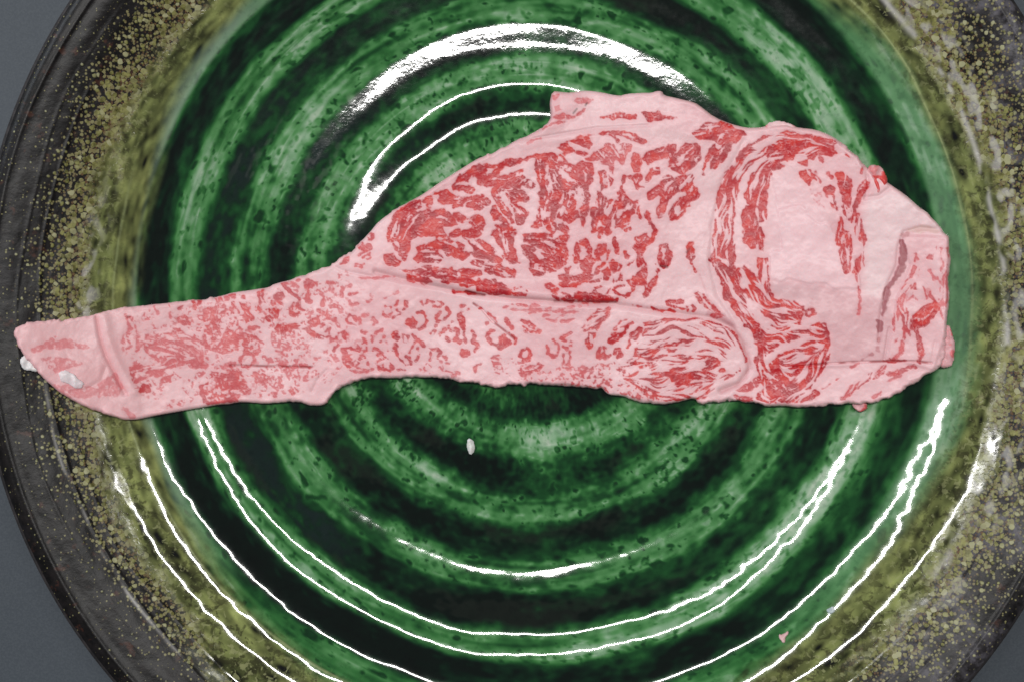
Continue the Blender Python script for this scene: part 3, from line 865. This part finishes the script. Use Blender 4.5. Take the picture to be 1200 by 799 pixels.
T += -1.0*lined("1042,385 1036,420", 1.5)-.8*lined("383,433 372,445 366,458", 2.2)-.6*lined("1096,400 1092,424", 2)
T += -.9*lined("586,168 640,160 700,150 760,147", 1.5)*.8+.5*lined("612,172 650,166 700,158", 5)
cutw = sum(lined(c_, 1.0) for c_ in CUTS.split('|')); cutw = np.clip(cutw, 0, 1)
T += -2.2*cutw+.7*lined("900,431 930,431 965,428 1000,427", 2.2)
T += -1.2*lined("775,311 782,313", 2)
T *= 1-.25*sst(500, 120, X)
prof_e = np.sqrt(np.clip(1-(1-np.clip(sd/4.2, 0, 1))**2, 0, 1))
rag = 1+.12*n4*np.exp(-sd/3.)
zb = dish_z(X, Y)
ZT = zb+1.2+T*(.52+.48*prof_e*rag)

# colour of flesh and fat
fat0, fat1, fatp = lin(243, 199, 202), lin(236, 184, 188), lin(240, 206, 208)
tn = sst(-1.2, 1.4, n40+.35*n12)
C = fat0*(1-tn[..., None])+fat1*tn[..., None]
C = over(C, .45*sst(.2, 2.2, n12*.7+n4*.35), lin(238, 200, 202))
C = over(C, .5*sst(420, 60, X), lin(241, 186, 188))
C = over(C, .35*sst(.5, 2, gnoise(rng, sh, 7/G)+.4*n12)*sst(470, 250, X), lin(236, 176, 178))
C = over(C, .75*pat("1018,232 1045,222 1066,230 1100,262 1112,278 1078,266 1056,276 1046,300 1044,325 1030,352 1010,345 1014,300 1010,262", -8, 8), lin(241, 210, 211))
C = over(C, .6*pat("905,205 925,200 950,222 972,262 984,290 1002,330 1008,345 905,330 900,280 905,240", -5, 6, 2, n4), lin(245, 202, 206))
C = over(C, .5*flake, lin(248, 206, 210))
C = over(C, .85*pat("902,333 940,335 980,341 1012,349 1040,351 1046,380 1036,424 974,424 976,392 962,376 944,355 905,348", -3, 3, 1, n4), lin(224, 174, 178))
C = over(C, .4*pat("640,150 780,150 830,160 810,170 760,160 700,150 600,175 560,190", -4, 6), lin(222, 184, 186))
C = over(C, .35*pat("880,332 960,333 960,352 900,352", -3, 3), lin(214, 172, 176))
# seam lines and creases with fold shade painted in, the maroon and tan strips of the rind
C = over(C, .55*lined("836,366 856,380 870,400 878,425 874,442 862,452 846,459", 2.4), lin(206, 138, 142))
C = over(C, .55*pat("830,362 850,368 866,384 858,386 845,376 826,370", -1.5, 2), lin(200, 136, 142))
C = over(C, .35*lined("820,322 830,350 845,368", 1.3), lin(214, 150, 156))
C = over(C, .4*lined(seam, 2.2), lin(214, 160, 162))
C = over(C, .35*lined("113,371 117,395 124,417 136,440 150,462", 2), lin(220, 130, 132))
def strip(points, widths, colr, wgt):
    global C
    Q = pts(points); e = np.full(sh, -99.)
    for k in range(len(Q)-1):
        for t_ in np.linspace(0, 1, 12):
            p_ = Q[k]*(1-t_)+Q[k+1]*t_; w_ = widths[k]*(1-t_)+widths[k+1]*t_
            e = np.maximum(e, w_/2-np.hypot(X-p_[0], Y-p_[1]))
    C = over(C, wgt*sst(-.8, 1, e+.7*n2+.4*n4), colr)
mar = lin(168, 92, 98)
strip("1056,283 1059,298 1058,312 1050,325 1042,337", [4, 9, 10, 8, 6], mar, .9)
strip("1040,340 1038,350", [8, 9], mar, .85); strip("1037,356 1036,362 1034,369", [7, 8, 4], mar, .85)
strip("1031,378 1031,386", [7, 8], mar, .85); strip("1030,397 1030,398", [5, 5], lin(196, 120, 122), .8)
strip("1029,408 1029,410", [5, 5], mar*1.3, .6); strip("1021,415 1010,421", [3, 5], mar*1.2, .7)
strip("1058,276 1063,275", [6, 8], lin(206, 148, 150), .8); strip("1066,270 1082,268 1098,271", [5, 9, 7], lin(222, 182, 174), .7)
# muscle
tr = gnoise(rng, sh, 3.5/G)
red0 = over(np.broadcast_to(lin(194, 26, 36), C.shape), sst(-.2, 1.6, tr+.4*n2), lin(212, 48, 42))
red0 = over(red0, .7*sst(.1, 1.7, -tr+.5*n12), lin(164, 28, 42))
red0 = over(red0, .3*sst(.3, 2, M['lic']), lin(214, 92, 96))
C = over(C, .18*sst(.2, 1.6, n4+.5*n12)*pat("905,205 925,200 950,222 972,262 984,290 1002,330 1008,345 905,330 900,280", -4, 5), lin(236, 186, 190))
def soft(A, q): return np.fft.irfft2(np.fft.rfft2(A)*np.exp(-2*np.pi**2*((np.fft.rfftfreq(sh[1])[None]*q/G)**2+(np.fft.fftfreq(sh[0])[:, None]*q/G)**2)), s=sh)
R = .55*R+.45*soft(R, .9)
Rf = np.fft.irfft2(np.fft.rfft2(R)*np.exp(-2*np.pi**2*((np.fft.rfftfreq(sh[1])[None]*2.4/G)**2+(np.fft.fftfreq(sh[0])[:, None]*2.4/G)**2)), s=sh)
C = over(C, .52*np.clip(Rf*1.2, 0, 1), lin(228, 122, 126))                     # flesh showing through the fat around it
S = np.clip(M['S'], 0, 1)
red0 = over(red0, sst(.98, .5, S), lin(216, 92, 98))
grainy = gnoise(rng, sh, .8/G)
C = over(C, (.99-.22*sst(.4, 1.9, grainy))*sst(.0, .78, R/np.clip(S, .3, 1))**1.15*np.clip(S, .0, 1)**.5, red0)
C = over(C, .8*cutw*sst(-1.2, .4, n4), lin(160, 36, 40))
C = over(C, .8*lined("774,312 782,313", 1.5), lin(90, 14, 20))
C = over(C, .7*lined("805,296 808,292", 1.5), lin(120, 20, 20))
C = over(C, .6*np.clip(lined("547,341 560,344 568,346", 1.2)+lined("650,353 700,354 722,354", 1.6), 0, 1), lin(120, 24, 26))
C = over(C, .75*np.clip(lined("672,133 676,128", 1.2)+lined("686,124 688,121", 1.1), 0, 1), lin(80, 60, 50))
C = over(C, .35*sst(3, .3, sd)*sst(-.5, 1, n4), lin(238, 180, 180))

inner_v = sd > -.0
inc = np.zeros(sh, bool)
inc[:-1, :-1] = (sd[:-1, :-1] > 0)|(sd[1:, :-1] > 0)|(sd[:-1, 1:] > 0)|(sd[1:, 1:] > 0)
use = np.zeros(sh, bool)
use[:-1, :-1] |= inc[:-1, :-1]; use[1:, :-1] |= inc[:-1, :-1]; use[:-1, 1:] |= inc[:-1, :-1]; use[1:, 1:] |= inc[:-1, :-1]
gy, gx = np.gradient(sd, G); gl = np.hypot(gx, gy)+1e-6
out = use & (sd < .35)
XU = np.where(out, X-np.clip(sd, -2, .35)*gx/gl, X); YU = np.where(out, Y-np.clip(sd, -2, .35)*gy/gl, Y)
idx = np.full(sh, -1); idx[use] = np.arange(use.sum())
a_, b_ = np.nonzero(inc)
ft = np.stack([idx[a_, b_], idx[a_+1, b_], idx[a_+1, b_+1], idx[a_, b_+1]], -1)
top = world_xyz(XU[use], YU[use], ZT[use])
# border edges -> wall and a coarse closed underside
e = np.concatenate([ft[:, [0, 1]], ft[:, [1, 2]], ft[:, [2, 3]], ft[:, [3, 0]]])
key = np.sort(e, 1); key = key[:, 0]*10**7+key[:, 1]
_, inv, cnt = np.unique(key, return_inverse=True, return_counts=True)
be = e[cnt[inv] == 1]
bv = np.unique(be); nt0 = len(top)
ZM = zb+1.2+T*.2; ZB = zb+.5
def ring(zz, pull):
    return world_xyz(XU[use][bv]+pull*(gx/gl)[use][bv], YU[use][bv]+pull*(gy/gl)[use][bv], zz[use][bv])
mid, low = ring(ZM, .15), ring(ZB, 2.2)
rm = np.full(nt0, -1); rm[bv] = np.arange(len(bv))
w1 = np.stack([be[:, 1], be[:, 0], nt0+rm[be[:, 0]], nt0+rm[be[:, 1]]], -1)
w2 = np.stack([nt0+rm[be[:, 1]], nt0+rm[be[:, 0]], nt0+len(bv)+rm[be[:, 0]], nt0+len(bv)+rm[be[:, 1]]], -1)
cv = C[use]; cb = cv[bv]
nt = NT('marbled_raw_beef')
tc = nt.n('ShaderNodeTexCoord').outputs['Object']
tone = nt.attr('tone', 'Color'); ra = nt.attr('flesh')
m1 = nt.noise(tc, 1300, 2, .6); m2 = nt.noise(tc, 420, 3, .6)
c = nt.mix(nt.math('MULTIPLY', nt.step(m1, .4, .7), .12), tone, nt.mix(1, tone, (1.12, 1.2, 1.2), 'MULTIPLY'))
c = nt.mix(nt.math('MULTIPLY', nt.step(m2, .55, .35), .14), c, nt.mix(1, tone, (.9, .74, .76), 'MULTIPLY'))
bp = nt.n('ShaderNodeBump', {'Height': nt.math('ADD', nt.math('MULTIPLY', m1, .6), m2), 'Strength': .3, 'Distance': .00025})
nt.set(Base_Color=c, Roughness=nt.math('MULTIPLY_ADD', m2, .3, .26), IOR=1.4, Normal=bp.outputs[0], Subsurface_Weight=.12,
       Subsurface_Radius=(.0016, .0006, .0005), Subsurface_Scale=.4, Coat_Weight=.07, Coat_Roughness=.17, Specular_IOR_Level=.45)
BEEF = nt.m
meat = build('beef_slice', np.vstack([top, mid, low]), np.vstack([ft, w1, w2]), BEEF,
             cols=np.clip(np.vstack([cv, cb*.98, cb*.95]), 0, 1), attrs={'flesh': np.concatenate([R[use], R[use][bv], R[use][bv]])})
tag(meat, 'long slice of raw marbled beef, wide at right and tapering left across the green dish', 'meat')

# ---------------------------------------------------------------- lumps, flaps and loose scraps: small uneven pillows cut to a drawn outline
def pillow(name, points, zfun, thick, colf, mat, parent=None, step=.8, seed=1, rough=.35):
    r_ = np.random.default_rng(seed); Q = smooth_poly(pts(points), 1)
    x = np.arange(Q[:, 0].min()-3, Q[:, 0].max()+3, step); y = np.arange(Q[:, 1].min()-3, Q[:, 1].max()+3, step)
    x, y = np.meshgrid(x, y); s_ = x.shape
    d = sdist(x, y, Q)+.35*gnoise(r_, s_, 1.6/step)
    inc_ = np.zeros(s_, bool); inc_[:-1, :-1] = (d[:-1, :-1] > 0)&(d[1:, :-1] > 0)&(d[:-1, 1:] > 0)&(d[1:, 1:] > 0)
    us = np.zeros(s_, bool)
    us[:-1, :-1] |= inc_[:-1, :-1]; us[1:, :-1] |= inc_[:-1, :-1]; us[:-1, 1:] |= inc_[:-1, :-1]; us[1:, 1:] |= inc_[:-1, :-1]
    dm = max(d.max(), 1)
    lump = gnoise(r_, s_, 3/step); fine_ = gnoise(r_, s_, 1.3/step)
    h = thick*np.sqrt(np.clip(1-(1-np.clip(d/min(dm, 5), 0, 1))**2, 0, 1))*(1+rough*.5*lump)+.12*fine_
    base_ = zfun(x, y)
    id_ = np.full(s_, -1); id_[us] = np.arange(us.sum()); n_ = us.sum()
    p, q = np.nonzero(inc_); t_ = np.stack([id_[p, q], id_[p+1, q], id_[p+1, q+1], id_[p, q+1]], -1)
    v1 = world_xyz(x[us], y[us], (base_+h)[us]); v2 = world_xyz(x[us], y[us], (base_-.6)[us])
    e_ = np.concatenate([t_[:, [0, 1]], t_[:, [1, 2]], t_[:, [2, 3]], t_[:, [3, 0]]])
    k_ = np.sort(e_, 1); k_ = k_[:, 0]*10**6+k_[:, 1]; _, iv, ct = np.unique(k_, return_inverse=True, return_counts=True)
    b_ = e_[ct[iv] == 1]
    wl = np.stack([b_[:, 1], b_[:, 0], b_[:, 0]+n_, b_[:, 1]+n_], -1)
    cc = colf(x, y, d, lump, fine_)[us]
    return build(name, np.vstack([v1, v2]), np.vstack([t_, wl, t_[:, ::-1]+n_]), mat, parent, cols=np.clip(np.vstack([cc, cc]), 0, 1), attrs={'flesh': np.zeros(2*n_)})
def on_meat(k=0.): return lambda x, y: bil(ZT, (x-GX0)/G, (y-GY0)/G)+k
def on_dish(k=.3): return lambda x, y: dish_z(x, y, True)+k
def two(c0, c1, a=-.5, b=1.2, spot=None):
    def f(x, y, d, lump, fine_):
        w_ = sst(a, b, lump+.4*fine_)
        if spot is not None:
            w_ = np.maximum(w_*.5, sst(-1, 1.5, sdist(x, y, pts(spot))+fine_))
        return c0*(1-w_[..., None])+c1*w_[..., None]
    return f
pk, rd = lin(236, 180, 184), lin(222, 78, 76)
o = pillow('trimming_lump', "1015,199 1021,192 1032,194 1039,206 1041,216 1036,226 1027,232 1017,231 1012,222 1014,210", lambda x, y: dish_z(x, y)+10+0*x, 8.5, two(pk, rd, spot="1023,206 1037,202 1041,214 1036,225 1026,223 1022,214"), BEEF, meat, seed=3)
o['label'] = 'bright red lump of flesh and fat on the upper right edge'
o = pillow('trimming_lump', "1106,378 1115,384 1120,405 1118,427 1108,433 1100,428 1102,400", lambda x, y: dish_z(x, y)+4+0*x, 8, two(lin(236, 182, 186), lin(224, 120, 124), .2, 1.6), BEEF, meat, seed=5)
o = pillow('trimming_lump', "997,470 1018,470 1017,478 1012,482 1006,483 1000,478", lambda x, y: dish_z(x, y)+3+0*x, 6, two(pk, lin(212, 96, 98), -.3, 1.), BEEF, meat, seed=6)
o = pillow('trimming_lump', "896,152 897,145 912,141 926,144 936,150 920,154 905,155", lambda x, y: dish_z(x, y)+11+0*x, 5.5, two(lin(240, 200, 202), lin(230, 150, 152), .4, 1.8), BEEF, meat, seed=7)

nt = NT('white_beef_fat')
tone = nt.attr('tone', 'Color')
nt.set(Base_Color=tone, Roughness=.38, Subsurface_Weight=.2, Subsurface_Radius=(.002, .0012, .0012), Subsurface_Scale=.6)
FATM = nt.m
wh, wh2 = lin(226, 222, 222), lin(240, 234, 232)
o = pillow('fat_flake', "22,424 26,416 36,413 46,420 48,430 44,437 38,434 30,435 24,430", on_dish(4), 4.5, two(wh, wh2), FATM, seed=8)
tag(o, 'white fat flake sticking out under the left tip of the beef slice', 'fat flake')
o = pillow('fat_flake', "68,437 74,432 84,436 92,443 99,448 96,455 88,456 80,449 70,447", on_meat(.1), 1.6, two(lin(236, 214, 218), lin(242, 226, 228)), FATM, seed=9)
tag(o, 'thin pale fat flake lying on the pink left tip of the beef slice', 'fat flake')
o = pillow('fat_flake', "547,514 552,512 557,520 557,528 551,533 547,526", on_dish(), 3, two(lin(214, 214, 208), wh), FATM, step=.5, seed=10)
tag(o, 'small white fat crumb on the dark glaze just below the beef, left of centre', 'fat flake')
o = pillow('fat_flake', "912,742 917,743 923,738 925,742 921,748 920,754 915,752", on_dish(), 2, two(lin(222, 176, 176), lin(230, 190, 188)), FATM, step=.5, seed=11)
tag(o, 'tiny pinkish scrap on the lower right green rings', 'fat flake')
o = pillow('fat_flake', "967,715 973,710 979,712 978,718 972,720", on_dish(), 1.6, two(lin(176, 188, 190), lin(206, 212, 214)), FATM, step=.5, seed=12)
tag(o, 'tiny translucent white scrap above the pinkish one on the lower right rings', 'fat flake')
